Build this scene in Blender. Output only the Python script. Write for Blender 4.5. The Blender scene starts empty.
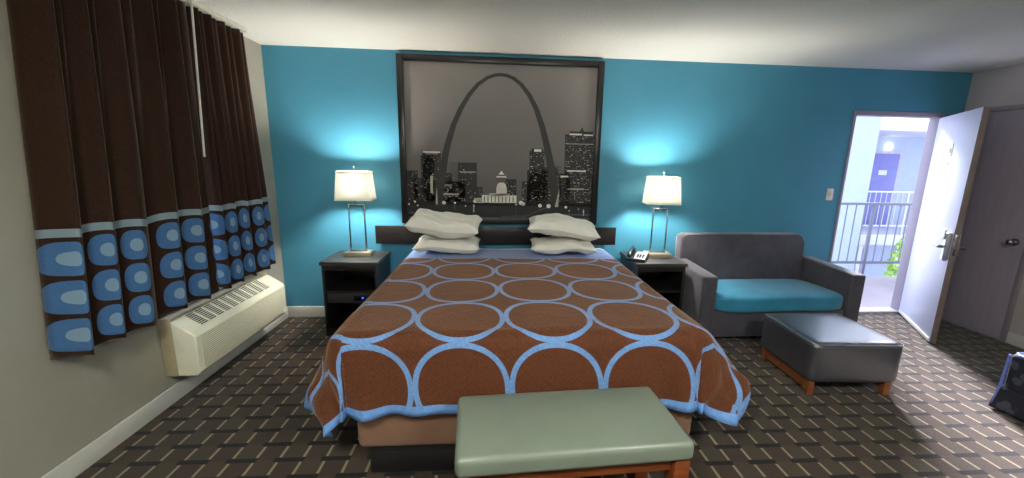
import bpy, bmesh, math, random
from mathutils import Matrix, Vector
random.seed(7)
PI = math.pi
sc = bpy.context.scene
COL = sc.collection
R = math.radians

# ------------------------------------------------------------------ helpers
def srgb(r, g, b):
    def f(c):
        c /= 255.0
        return c / 12.92 if c <= .04045 else ((c + .055) / 1.055) ** 2.4
    return (f(r), f(g), f(b), 1.0)

class G:
    """tiny node-graph writer"""
    def __init__(s, name):
        m = bpy.data.materials.new(name); m.use_nodes = True
        s.m = m; s.nt = m.node_tree; s.nt.nodes.clear()
        s.out = s.n('ShaderNodeOutputMaterial')
        s.p = s.n('ShaderNodeBsdfPrincipled')
        s.l(s.p.outputs[0], s.out.inputs[0])
    def n(s, t): return s.nt.nodes.new(t)
    def l(s, a, b): s.nt.links.new(a, b)
    def setin(s, sock, v):
        if isinstance(v, bpy.types.NodeSocket): s.l(v, sock)
        else: sock.default_value = v
    def math(s, op, *a):
        n = s.n('ShaderNodeMath'); n.operation = op
        for i, v in enumerate(a): s.setin(n.inputs[i], v)
        return n.outputs[0]
    def mix(s, f, a, b):
        n = s.n('ShaderNodeMix'); n.data_type = 'RGBA'
        s.setin(n.inputs[0], f); s.setin(n.inputs[6], a); s.setin(n.inputs[7], b)
        return n.outputs[2]
    def noise(s, scale, detail=3, rough=.55, vec=None):
        n = s.n('ShaderNodeTexNoise'); n.inputs['Scale'].default_value = scale
        n.inputs['Detail'].default_value = detail; n.inputs['Roughness'].default_value = rough
        if vec is None: vec = s.coord()
        s.l(vec, n.inputs['Vector'])
        return n.outputs[0]
    def coord(s, kind='Object'):
        if not hasattr(s, '_tc'): s._tc = s.n('ShaderNodeTexCoord')
        return s._tc.outputs[kind]
    def sep(s, v):
        n = s.n('ShaderNodeSeparateXYZ'); s.l(v, n.inputs[0]); return n.outputs
    def mapping(s, v, scale=(1, 1, 1)):
        n = s.n('ShaderNodeMapping'); s.l(v, n.inputs[0]); n.inputs['Scale'].default_value = scale
        return n.outputs[0]
    def ramp(s, f, lo, hi):
        n = s.n('ShaderNodeMapRange'); s.setin(n.inputs[0], f)
        n.inputs[1].default_value = lo; n.inputs[2].default_value = hi
        return n.outputs[0]
    def bump(s, h, strength=.3, dist=.01):
        n = s.n('ShaderNodeBump'); n.inputs['Strength'].default_value = strength
        n.inputs['Distance'].default_value = dist
        s.l(h, n.inputs['Height']); s.l(n.outputs[0], s.p.inputs['Normal'])

def mat(name, c, rough=.5, metal=0, var=.12, vs=6, bump=None, spec=.5, sheen=0, coat=0):
    g = G(name)
    a = srgb(*c); lo = tuple(max(0, x * (1 - var)) for x in a[:3]) + (1,); hi = tuple(min(1, x * (1 + var)) for x in a[:3]) + (1,)
    g.l(g.mix(g.ramp(g.noise(vs), .3, .7), lo, hi), g.p.inputs['Base Color'])
    g.p.inputs['Roughness'].default_value = rough; g.p.inputs['Metallic'].default_value = metal
    g.p.inputs['Specular IOR Level'].default_value = spec
    g.p.inputs['Sheen Weight'].default_value = sheen
    g.p.inputs['Coat Weight'].default_value = coat
    if bump: g.bump(g.noise(bump[0], 2), bump[1], bump[2] if len(bump) > 2 else .01)
    return g.m

def wood(name, c, c2, axis_scale=(1, 12, 12), rough=.35):
    g = G(name)
    v = g.mapping(g.coord(), axis_scale)
    f = g.ramp(g.noise(4, 5, .6, v), .3, .7)
    g.l(g.mix(f, srgb(*c), srgb(*c2)), g.p.inputs['Base Color'])
    g.p.inputs['Roughness'].default_value = rough
    g.bump(g.noise(8, 4, .6, v), .1, .004)
    return g.m

def emit(name, c, strength):
    g = G(name); g.p.inputs['Base Color'].default_value = srgb(*c)
    g.p.inputs['Emission Color'].default_value = srgb(*c); g.p.inputs['Emission Strength'].default_value = strength
    return g.m

class MB:
    def __init__(s): s.bm = bmesh.new(); s.uv = None
    def box(s, x0, x1, y0, y1, z0, z1, bev=0, seg=2, mi=0, M=None):
        r = bmesh.ops.create_cube(s.bm, size=1)
        vs = r['verts']
        T = Matrix.Translation(((x0+x1)/2, (y0+y1)/2, (z0+z1)/2)) @ Matrix.Diagonal((abs(x1-x0), abs(y1-y0), abs(z1-z0), 1))
        if M is not None: T = M @ T
        bmesh.ops.transform(s.bm, matrix=T, verts=vs)
        fs = {f for v in vs for f in v.link_faces}
        for f in fs: f.material_index = mi
        if bev > 0:
            es = list({e for v in vs for e in v.link_edges})
            bmesh.ops.bevel(s.bm, geom=es, offset=bev, segments=seg, affect='EDGES', profile=.5)
        return s
    def cyl(s, a, b, r, r2=None, n=16, mi=0):
        a = Vector(a); b = Vector(b); d = b - a
        q = d.to_track_quat('Z', 'Y').to_matrix().to_4x4()
        M = Matrix.Translation((a + b) / 2) @ q
        res = bmesh.ops.create_cone(s.bm, cap_ends=True, segments=n, radius1=r, radius2=r if r2 is None else r2, depth=d.length, matrix=M)
        for f in {f for v in res['verts'] for f in v.link_faces}: f.material_index = mi
        return s
    def ball(s, c, r, sc_=(1, 1, 1), mi=0, u=16, v=10):
        M = Matrix.Translation(c) @ Matrix.Diagonal((r*sc_[0], r*sc_[1], r*sc_[2], 1))
        res = bmesh.ops.create_uvsphere(s.bm, u_segments=u, v_segments=v, radius=1, matrix=M)
        for f in {f for v_ in res['verts'] for f in v_.link_faces}: f.material_index = mi
        return s
    def poly(s, pts, mi=0):
        f = s.bm.faces.new([s.bm.verts.new(p) for p in pts]); f.material_index = mi; return f
    def prism(s, pts, vec, mi=0):
        """closed outline extruded along vec"""
        n = len(pts); vec = Vector(vec)
        a = [s.bm.verts.new(p) for p in pts]; b = [s.bm.verts.new(Vector(p) + vec) for p in pts]
        fs = [s.bm.faces.new(a[::-1]), s.bm.faces.new(b)]
        for i in range(n): fs.append(s.bm.faces.new((a[i], a[(i+1) % n], b[(i+1) % n], b[i])))
        for f in fs: f.material_index = mi
        return s
    def grid(s, fn, nu, nv, uvfn=None, mifn=None):
        if uvfn and s.uv is None: s.uv = s.bm.loops.layers.uv.new('UVMap')
        V = [[s.bm.verts.new(fn(i/nu, j/nv)) for j in range(nv+1)] for i in range(nu+1)]
        for i in range(nu):
            for j in range(nv):
                f = s.bm.faces.new((V[i][j], V[i+1][j], V[i+1][j+1], V[i][j+1])); f.smooth = True
                if mifn: f.material_index = mifn((i+.5)/nu, (j+.5)/nv)
                if uvfn:
                    for lp, (a, b) in zip(f.loops, ((i, j), (i+1, j), (i+1, j+1), (i, j+1))): lp[s.uv].uv = uvfn(a/nu, b/nv)
        return s
    def tube(s, pts, r, n=8, closed=False, mi=0):
        pts = [Vector(p) for p in pts]; m = len(pts); rings = []
        prev = None
        for i, p in enumerate(pts):
            if closed: d = pts[(i+1) % m] - pts[i-1]
            else: d = pts[min(i+1, m-1)] - pts[max(i-1, 0)]
            d.normalize()
            up = prev if prev is not None else (Vector((0, 0, 1)) if abs(d.z) < .9 else Vector((1, 0, 0)))
            x = d.cross(up).normalized(); y = x.cross(d).normalized(); prev = y
            rings.append([s.bm.verts.new(p + r*(math.cos(2*PI*k/n)*x + math.sin(2*PI*k/n)*y)) for k in range(n)])
        for i in range(m if closed else m-1):
            A = rings[i]; B = rings[(i+1) % m]
            for k in range(n):
                f = s.bm.faces.new((A[k], A[(k+1) % n], B[(k+1) % n], B[k])); f.material_index = mi
        if not closed:
            s.bm.faces.new(rings[0][::-1]); s.bm.faces.new(rings[-1])
        return s
    def build(s, name, mats, parent=None, angle=38, recalc=True):
        if recalc: bmesh.ops.recalc_face_normals(s.bm, faces=s.bm.faces)
        me = bpy.data.meshes.new(name); s.bm.to_mesh(me); s.bm.free()
        if not isinstance(mats, (list, tuple)): mats = [mats]
        for m in mats: me.materials.append(m)
        me.shade_smooth(); me.set_sharp_from_angle(angle=R(angle))
        o = bpy.data.objects.new(name, me); COL.objects.link(o)
        if parent is not None: o.parent = parent
        return o

def tag(o, label, cat, group=None):
    o['label'] = label; o['category'] = cat
    if group: o['group'] = group
    return o
def thing(name, label, cat, loc=(0, 0, 0), rz=0, group=None):
    o = bpy.data.objects.new(name, None); COL.objects.link(o)
    o.empty_display_size = .1
    o.location = loc; o.rotation_euler = (0, 0, rz)
    return tag(o, label, cat, group)
def struct(o): o['kind'] = 'structure'; return o
def kids(o): return [c for c in bpy.data.objects if c.parent == o]
def dup(root, loc, rz=None, label=None):
    def cp(o, par):
        c = o.copy(); COL.objects.link(c); c.parent = par
        for k in kids(o): cp(k, c)
        return c
    r = cp(root, None); r.location = loc
    if rz is not None: r.rotation_euler = (0, 0, rz)
    if label: r['label'] = label
    return r
def subsurf(o, n=1):
    m = o.modifiers.new('sub', 'SUBSURF'); m.levels = n; m.render_levels = n; return o
def solid(o, t, off=0):
    m = o.modifiers.new('solid', 'SOLIDIFY'); m.thickness = t; m.offset = off; return o
def cushion(sx, sy, sz, e=5, puff=.0, n=14, wr=0, seed=0, base=(0, 0, 0)):
    """upholstered rounded block, bottom centre at base"""
    mb = MB(); r = bmesh.ops.create_cube(mb.bm, size=2)
    bmesh.ops.subdivide_edges(mb.bm, edges=list(mb.bm.edges), cuts=n, use_grid_fill=True)
    rd = random.Random(seed); ph = [rd.uniform(0, 6) for _ in range(6)]
    for v in mb.bm.verts:
        x, y, z = v.co
        L = (abs(x)**e + abs(y)**e + abs(z)**e) ** (1/e)
        x, y, z = x/L, y/L, z/L
        w = 1 + puff * (1 - x*x) * (1 - y*y) * (1 if z > 0 else 0)
        q = wr * (math.sin(5*x + 3*y + ph[0]) + .6*math.sin(9*y - 4*x + ph[1]) + .4*math.sin(13*x + ph[2]))
        v.co = (x*sx/2 + base[0], y*sy/2 + base[1], (z*w*sz/2 + sz/2) + q + base[2])
    return mb

# ------------------------------------------------------------------ room numbers
D = 3.797; XL = -1.983; XR = 4.606; H = 2.44; YB = -2.2
DX0, DX1, DZ = 3.467, 4.362, 2.03
WY0, WY1, WZ0, WZ1 = 2.06, 3.34, .575, 2.30

# ------------------------------------------------------------------ materials
def wall_mat(name, c, bs=60, st=.25, var=.05):
    g = G(name); a = srgb(*c)
    g.l(g.mix(g.ramp(g.noise(2.2, 4), .3, .7), tuple(x*(1-var) for x in a[:3]) + (1,), tuple(min(1, x*(1+var)) for x in a[:3]) + (1,)), g.p.inputs['Base Color'])
    g.p.inputs['Roughness'].default_value = .55
    g.p.inputs['Specular IOR Level'].default_value = .35
    g.bump(g.math('ADD', g.noise(bs, 3), g.math('MULTIPLY', g.noise(bs*.25, 2), .8)), st, .004)
    return g.m
M_teal = wall_mat('teal_paint', (74, 146, 174), 55, .18)
M_beige = wall_mat('textured_beige_paint', (164, 160, 146), 28, .8)
M_greige = wall_mat('greige_paint', (182, 174, 172), 40, .3)
def ceil_mat():
    g = G('popcorn_ceiling')
    g.p.inputs['Base Color'].default_value = srgb(244, 241, 230); g.p.inputs['Roughness'].default_value = .95
    g.bump(g.noise(55, 4, .7), .9, .012); return g.m
M_ceil = ceil_mat()
M_white = mat('white_trim_paint', (222, 220, 212), .4, var=.03)

def carpet_mat():
    g = G('patterned_carpet')
    s = g.sep(g.coord()); x, y = s[0], s[1]
    PX, PY = .1157, .1182
    # slight skew of the weave with respect to the wall
    yy = g.math('ADD', g.math('SUBTRACT', y, 1.970), g.math('MULTIPLY', x, .004))
    row = g.math('DIVIDE', yy, PY)
    ri = g.math('FLOOR', g.math('ADD', row, .5))
    rf = g.math('MULTIPLY', g.math('SUBTRACT', row, ri), PY)            # distance from black row
    par = g.math('FLOORED_MODULO', ri, 2.0)
    xb = g.math('ADD', g.math('ADD', x, 1.686), g.math('MULTIPLY', par, PX))
    xm = g.math('FLOORED_MODULO', xb, 2*PX)
    black = g.math('MULTIPLY', g.math('LESS_THAN', xm, .147), g.math('LESS_THAN', g.math('ABSOLUTE', rf), .0145))
    xp = g.math('FLOORED_MODULO', g.math('ADD', x, 1.7785 + PX/2), PX)
    pd = g.math('ABSOLUTE', g.math('SUBTRACT', xp, PX/2))
    pale = g.math('MULTIPLY', g.math('LESS_THAN', pd, .0068), g.math('GREATER_THAN', g.math('ABSOLUTE', rf), .018))
    # blocks between two pale threads alternate olive / brown
    bi = g.math('FLOORED_MODULO', g.math('ADD', g.math('FLOOR', g.math('DIVIDE', g.math('ADD', x, 1.7785), PX)), g.math('FLOOR', row)), 2.0)
    # thin ribs
    rib = g.math('GREATER_THAN', g.math('SINE', g.math('MULTIPLY', y, 620.0)), .2)
    n1 = g.ramp(g.noise(180, 3, .7), .3, .7)
    base = g.mix(bi, srgb(66, 50, 41), srgb(71, 60, 47))
    base = g.mix(g.math('MULTIPLY', rib, .25), base, srgb(46, 36, 31))
    base = g.mix(g.math('MULTIPLY', n1, .35), base, srgb(40, 31, 26))
    c = g.mix(pale, base, g.mix(n1, srgb(150, 138, 112), srgb(124, 112, 90)))
    c = g.mix(black, c, srgb(12, 10, 10))
    g.l(c, g.p.inputs['Base Color']); g.p.inputs['Roughness'].default_value = .95
    g.p.inputs['Specular IOR Level'].default_value = .15
    g.p.inputs['Sheen Weight'].default_value = .15
    g.bump(g.noise(350, 2), .5, .004)
    return g.m
M_carpet = carpet_mat()

# ------------------------------------------------------------------ shell
T = .14; TB = .085
struct(MB().box(XL-T, XR+T, YB-T, D, -.12, 0).build('floor', M_carpet))
struct(MB().box(XL-T, XR+T, YB-T, D+TB, H, H+.12).build('ceiling', M_ceil))
w = MB(); w.box(XL-T, DX0, D, D+TB, 0, H); w.box(DX1, XR+T, D, D+TB, 0, H); w.box(DX0, DX1, D, D+TB, DZ, H)
struct(w.build('wall_back', M_teal))
w = MB(); w.box(XL-T, XL, YB-T, WY0, 0, H); w.box(XL-T, XL, WY1, D, 0, H); w.box(XL-T, XL, WY0, WY1, 0, WZ0); w.box(XL-T, XL, WY0, WY1, WZ1, H)
struct(w.build('wall_left', M_beige))
struct(MB().box(XR, XR+T, YB-T, D, 0, H).build('wall_right', M_greige))
struct(MB().box(XL, XR, YB-T, YB, 0, H).build('wall_front', M_greige))
def base_board(name, x0, x1, y0, y1):
    struct(MB().box(x0, x1, y0, y1, 0, .105, .003).build(name, M_white))
base_board('baseboard_back', XL, DX0-.05, D-.014, D)
base_board('baseboard_left', XL, XL+.014, YB, D-.014)
base_board('baseboard_right', XR-.014, XR, YB, 3.045)
base_board('baseboard_front', XL+.014, XR-.014, YB, YB+.014)

# entry door frame (thin, mauve grey) and threshold
M_frame = mat('grey_lilac_frame_paint', (150, 142, 158), .45, var=.04)
M_wfr = mat('white_frame_paint', (215, 214, 218), .4, var=.03)
fr = MB(); fr.box(DX0-.012, DX0+.012, D-.012, D+TB, 0, DZ+.03, .003); fr.box(DX1-.015, DX1+.03, D-.012, D+TB, 0, DZ+.03, .003)
fr.box(DX0, DX1, D-.012, D+TB, DZ-.015, DZ+.03, .003)
struct(fr.build('trim_1', M_frame))
struct(MB().box(DX0, DX1, D-.02, D+TB+.02, 0, .018, .005).build('trim_2', M_wfr))

# window behind the curtains
M_glass = G('window_glass'); M_glass.p.inputs['Transmission Weight'].default_value = 1; M_glass.p.inputs['Roughness'].default_value = .02
M_glass.p.inputs['IOR'].default_value = 1.1; M_glass = M_glass.m
M_alu = mat('aluminium', (190, 190, 188), .35, .8, var=.05)
wf = MB(); X0, X1 = XL-.09, XL-.04
for a in ((WY0, WY0+.05, WZ0, WZ1), (WY1-.05, WY1, WZ0, WZ1), (WY0, WY1, WZ0, WZ0+.05), (WY0, WY1, WZ1-.05, WZ1), ((WY0+WY1)/2-.025, (WY0+WY1)/2+.025, WZ0, WZ1)):
    wf.box(X0, X1, a[0], a[1], a[2], a[3], .004)
wo = struct(wf.build('window_1', M_alu))
gl = MB().box(XL-.068, XL-.062, WY0+.05, WY1-.05, WZ0+.05, WZ1-.05).build('glass_pane', M_glass, wo)
struct(MB().box(XL-T, XL+.012, WY0, WY1, WZ0-.02, WZ0, .004).build('trim_3', M_white))

# bathroom / closet door on the right wall
M_slab = wood('grey_brown_door_veneer', (170, 159, 174), (160, 150, 164), (6, 6, .8), .45)
d2 = MB(); d2.box(XR-.016, XR-.001, 3.085, 3.72, .012, 2.04, .003)
d2 = struct(d2.build('door_2', M_slab))
M_chrome = mat('brushed_nickel', (176, 176, 180), .25, 1, var=.05, vs=30)
k = MB(); k.cyl((XR-.016, 3.15, .90), (XR-.03, 3.15, .90), .032); k.cyl((XR-.03, 3.15, .90), (XR-.06, 3.15, .90), .012); k.ball((XR-.075, 3.15, .90), .028)
k.build('door_knob', M_chrome, d2)
fr = MB(); fr.box(XR-.024, XR, 3.05, 3.085, 0, 2.09, .003); fr.box(XR-.024, XR, 3.72, 3.755, 0, 2.09, .003); fr.box(XR-.024, XR, 3.085, 3.72, 2.05, 2.09, .003)
struct(fr.build('trim_4', mat('grey_brown_frame_paint', (146, 136, 146), .5, var=.04)))

# entry door leaf, standing open
ang = math.atan2(-.8322, -.5545)
M_leaf = mat('white_door_paint', (196, 198, 220), .42, var=.03, vs=3)
M_edge = mat('worn_brown_door_edge', (128, 112, 108), .6, var=.15)
leaf = MB()
W = .885
leaf.box(0, W, -.002, .040, .012, DZ-.022, .002)
for f in leaf.bm.faces:
    c = f.calc_center_median()
    f.normal_update()
    if abs(f.normal.x) > .9: f.material_index = 1
    if f.normal.y > .9: f.material_index = 2
leafo = struct(leaf.build('door_1', [M_leaf, M_edge, M_slab]))
leafo.location = (DX1-.018, D-.016, 0); leafo.rotation_euler = (0, 0, ang)
# local: +x along the leaf away from hinge; -y faces camera? (checked below)
SIDE = -1
def ly(d): return (-.002 - d) if SIDE < 0 else (.040 + d)
lk = MB()
lk.box(.795, .865, ly(0), ly(.035), .745, .99, .012, 3)
lk.build('lock_housing', mat('satin_lock_metal', (200, 200, 206), .3, .9), leafo)
lk = MB(); lk.box(.80, .86, ly(.035), ly(.05), .93, 1.02, .01, 3); lk.build('card_reader', mat('white_lock_plastic', (225, 225, 230), .4), leafo)
lk = MB(); lk.cyl((.83, ly(.035), .865), (.83, ly(.07), .865), .014); lk.cyl((.835, ly(.065), .865), (.70, ly(.065), .862), .010, .008)
lk.build('lever_handle', M_chrome, leafo)
lk = MB(); lk.box(.80, .86, .040, .062, .78, .98, .01, 3); lk.cyl((.83, .062, .865), (.83, .10, .865), .013); lk.cyl((.835, .095, .865), (.71, .095, .865), .009)
lk.build('inner_lever_handle', M_chrome, leafo)
lk = MB(); lk.box(W-.001, W+.003, .008, .030, .80, .98, .001); lk.cyl((W, .019, .865), (W+.012, .019, .865), .008); lk.build('latch_plate', M_chrome, leafo)
lk = MB(); lk.cyl((.44, ly(0), 1.57), (.44, ly(.006), 1.57), .009); lk.build('peephole', M_chrome, leafo)
lk = MB(); lk.box(.405, .475, ly(0), ly(.004), 1.635, 1.75, .002); lk.box(.418, .462, ly(.004), ly(.0045), 1.665, 1.705, mi=1)
lk.build('number_plate', [mat('cream_plate', (226, 218, 200), .5), mat('plate_dark_marks', (105, 90, 88), .6)], leafo)
lk = MB(); lk.box(.02, .865, ly(0), ly(.008), .012, .045, .002); lk.build('door_sweep', M_white, leafo)
for hz in (.25, 1.0, 1.75):
    lk = MB(); lk.cyl((-.004, .045, hz-.045), (-.004, .045, hz+.045), .007); lk.build('hinge', M_chrome, leafo)

# light switch
sw = thing('light_switch', 'white light switch plate on the teal wall left of the doorway', 'light switch', (3.345, D, 1.25))
MB().box(-.035, .035, -.006, 0, -.058, .058, .003).build('plate', mat('ivory_plastic', (226, 220, 200), .4), sw)
MB().box(-.006, .006, -.016, -.006, -.012, .012, .002).build('toggle', mat('ivory_toggle', (205, 200, 182), .4), sw)

# ------------------------------------------------------------------ wall picture
def build_art():
    root = thing('framed_picture', 'large black framed night photograph of a tall arch over a city skyline', 'picture', (0, D-.001, 0))
    X0, X1, Z0, Z1 = -.858, .980, .925, 2.408
    fw = .056
    M_fr = mat('black_frame_wood', (20, 19, 20), .3, var=.2)
    f = MB()
    for a in ((X0, X0+fw, Z0, Z1), (X1-fw, X1, Z0, Z1), (X0+fw, X1-fw, Z1-fw, Z1), (X0+fw, X1-fw, Z0, Z0+fw)):
        f.box(a[0], a[1], -.04, 0, a[2], a[3], .006)
    f.build('frame', M_fr, root)
    g = G('print_paper')
    s = g.sep(g.coord())
    v = g.math('ADD', g.ramp(s[2], 1.15, 2.3), g.math('MULTIPLY', g.math('SUBTRACT', g.noise(1.6, 5), .5), .5))
    c = g.mix(g.ramp(v, 0, 1), srgb(88, 82, 80), srgb(134, 128, 125))
    g.l(c, g.p.inputs['Base Color']); g.p.inputs['Roughness'].default_value = .5
    tones = [g.m] + [mat('print_ink_%s' % n, c, .5, var=.1) for n, c in (('black', (22, 21, 22)), ('charcoal', (36, 34, 34)), ('grey', (86, 82, 80)), ('light', (176, 170, 160)), ('white', (236, 230, 218)))]
    b = MB()
    ix0, ix1, iz0, iz1 = X0+fw-.005, X1-fw+.005, Z0+fw-.005, Z1-fw+.005
    b.box(ix0, ix1, -.012, -.004, iz0, iz1)
    # drawing coordinates of the print: cx 15..588 left to right, cy 5..478 top to bottom
    def P(cx, cy, d=1):
        k = (cy - 5) / 473.0
        xl = 15 + (2-15)*(-k)*0 + 0*k
        u = (cx - (12 + 4*k)) / ((590 - 10*k) - (12 + 4*k))
        return Vector((ix0 + u*(ix1-ix0), -.012 - .0004*d, iz1 - (cy-5)/475.0*(iz1-iz0)))
    def rect(x0, x1, y0, y1, mi, d):
        x0 = max(x0, 13); x1 = min(x1, 586)
        if x1 <= x0: return
        b.poly([P(x0, y1, d), P(x1, y1, d), P(x1, y0, d), P(x0, y0, d)], mi)
    rd = random.Random(3)
    bl = [(13, 48, 330, 1, .25), (36, 62, 352, 2, .2), (58, 98, 282, 2, .25), (64, 118, 272, 2, .2), (125, 150, 335, 2, .3), (142, 168, 302, 3, .1), (168, 225, 302, 1, .10), (120, 190, 362, 2, .4), (222, 242, 378, 2, .2),
          (313, 345, 352, 1, .25), (362, 386, 358, 2, .2), (385, 431, 262, 1, .3), (378, 442, 322, 1, .22), (430, 472, 312, 2, .25), (463, 484, 308, 3, .3), (476, 512, 332, 1, .35), (493, 586, 208, 1, .42)]
    for x0, x1, y, mi, p in bl: rect(x0, x1, y, 440, mi, 1)
    rect(507, 580, 198, 210, 1, 1); b.poly([P(538, 200, 1), P(552, 200, 1), P(545, 184, 1)], 1)
    rect(390, 426, 254, 264, 1, 1)
    # lit windows and crowns
    for x0, x1, y, mi, p in bl:
        yy = y + 6
        while yy < 425:
            xx = x0 + 3
            while xx < x1 - 3:
                if rd.random() < p:
                    rect(xx, min(xx + rd.choice((1.6, 2.4, 4.0)), x1-1), yy, yy + 1.8, rd.choice((3, 3, 4, 4, 5)), 2)
                xx += 4.2
            yy += 5.2
    for a in ((66, 116, 270, 274, 5), (72, 110, 276, 278, 4), (507, 545, 205, 210, 5), (550, 580, 207, 211, 5), (497, 583, 236, 238, 4), (399, 421, 256, 264, 5), (502, 560, 320, 325, 5), (505, 556, 378, 383, 4), (172, 222, 330, 333, 4), (480, 506, 338, 343, 5), (85, 93, 345, 400, 4), (120, 170, 400, 406, 4), (128, 150, 372, 376, 4)):
        rect(*a, 2)
    # trees / riverfront
    rect(13, 586, 434, 476, 1, 3)
    for i in range(60):
        x = 15 + i*9.6; h = rd.uniform(4, 20)
        b.poly([P(x-9, 436, 3), P(x+9, 436, 3), P(x+5, 436-h, 3), P(x-4, 436-h*.9, 3)], 1)
    # domed hall
    rect(216, 242, 414, 430, 4, 4); rect(240, 346, 404, 428, 5, 4); rect(262, 326, 398, 406, 4, 4); rect(284, 316, 380, 402, 5, 4)
    b.poly([P(284, 382, 4), P(316, 382, 4), P(313, 370, 4), P(306, 362, 4), P(294, 362, 4), P(287, 370, 4)], 5)
    rect(285, 313, 346, 364, 3, 4); b.poly([P(283, 347, 5), P(316, 347, 5), P(299.5, 326, 5)], 5); rect(288, 311, 338, 343, 3, 6)
    for i in range(9): rect(246+i*11, 249+i*11, 408, 426, 3, 5)
    # arch: centre line with half width
    pts = [(106, 436, 9.5), (117, 380, 9), (124, 330, 8.8), (131, 280, 8.4), (142, 235, 7.8), (158, 185, 7), (178, 140, 6.2), (203, 98, 5.4), (230, 66, 4.8), (258, 46, 4.4), (280, 38, 4.2), (297, 36, 4.1), (315, 38, 4.2), (336, 46, 4.5), (358, 63, 5), (382, 93, 5.8), (403, 132, 6.6), (421, 182, 7.6), (435, 235, 8.6), (446, 285, 9.6), (455, 335, 10.8), (463, 385, 11.2), (470, 438, 9)]
    L, Rr = [], []
    for i, (x, y, hw) in enumerate(pts):
        a = pts[max(0, i-1)]; c2 = pts[min(len(pts)-1, i+1)]
        dx, dy = c2[0]-a[0], c2[1]-a[1]; n = math.hypot(dx, dy); nx, ny = -dy/n, dx/n
        hw *= 1.15; L.append((x+nx*hw, y+ny*hw)); Rr.append((x-nx*hw, y-ny*hw))
    for i in range(len(pts)-1):
        b.poly([P(*L[i], 7), P(*L[i+1], 7), P(*Rr[i+1], 7), P(*Rr[i], 7)], 2)
    b.poly([P(465, 440, 8), P(476, 440, 8), P(479, 376, 8)], 4)
    b.poly([P(101, 436, 8), P(106, 436, 8), P(104, 380, 8)], 4)
    # lamps along the water
    for x, y, r in ((125, 430, 6), (158, 430, 3.5), (38, 428, 3.5), (46, 440, 2.5), (218, 424, 5), (216, 440, 2), (360, 428, 7), (367, 431, 6), (345, 433, 3), (419, 436, 6), (446, 437, 7), (500, 440, 4.5), (511, 452, 2), (540, 446, 2), (556, 455, 2.5), (190, 440, 2), (20, 436, 3), (580, 444, 2.5)):
        b.poly([P(x + r*math.cos(t*PI/5), y + r*math.sin(t*PI/5), 9) for t in range(10)], 5)
    for a in ((213, 216.5, 434, 460, 4), (555, 558, 446, 468, 4), (156, 158, 434, 452, 3), (509.5, 511, 450, 470, 3), (344, 345, 440, 472, 3)): rect(*a, 5)
    b.poly([P(360, 476, 5), P(366, 476, 5), P(446, 441, 5), P(442, 440, 5)], 3)
    b.poly([P(300, 474, 5), P(420, 471, 5), P(440, 467, 5), P(420, 469, 5), P(300, 471, 5)], 3)
    rect(14, 60, 462, 466, 3, 4); rect(470, 584, 463, 467, 3, 4)
    b.build('print', tones, root, recalc=False)
    return root
build_art()

# headboard panel
M_blk = wood('black_stained_wood', (24, 22, 22), (36, 32, 31), (1, 14, 14), .35)
hb = MB(); hb.box(-1.10, 1.172, D-.065, D-.043, .735, .905, .004); hb.box(-.95, 1.03, D-.043, D-.0005, .765, .87)
tag(hb.build('headboard', M_blk), 'long black wooden headboard rail on the teal wall behind the pillows', 'headboard')

# ------------------------------------------------------------------ bed
BXL, BXR, BYF, BYH, BZ = -.735, 1.045, 1.745, 3.69, .715
BC = (BXL+BXR)/2
bed = thing('bed', 'king size bed with brown box spring and black platform base under the ring patterned bedspread', 'bed', (BC, (BYF+BYH)/2, 0))
hx = (BXR-BXL)/2; hy = (BYH-BYF)/2
M_box = mat('brown_box_spring_fabric', (130, 95, 74), .85, var=.08, bump=(300, .2), sheen=.1)
M_base = mat('black_platform', (22, 20, 20), .6, var=.15)
M_sheet = mat('white_sheet_cotton', (216, 218, 226), .85, var=.03, bump=(6, .4, .02))
mb = MB(); mb.box(-hx+.14, hx-.12, -hy+.0, hy-.02, 0, .112, .004); mb.build('platform_base', M_base, bed)
mb = MB(); mb.box(-hx+.075, hx-.02, -hy+.018, hy-.01, .114, .40, .035, 4); mb.build('box_spring', M_box, bed)
mb = MB(); mb.box(-hx+.01, hx-.01, -hy+.015, hy, .402, BZ-.012, .05, 5); mb.build('mattress', M_sheet, bed)

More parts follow.
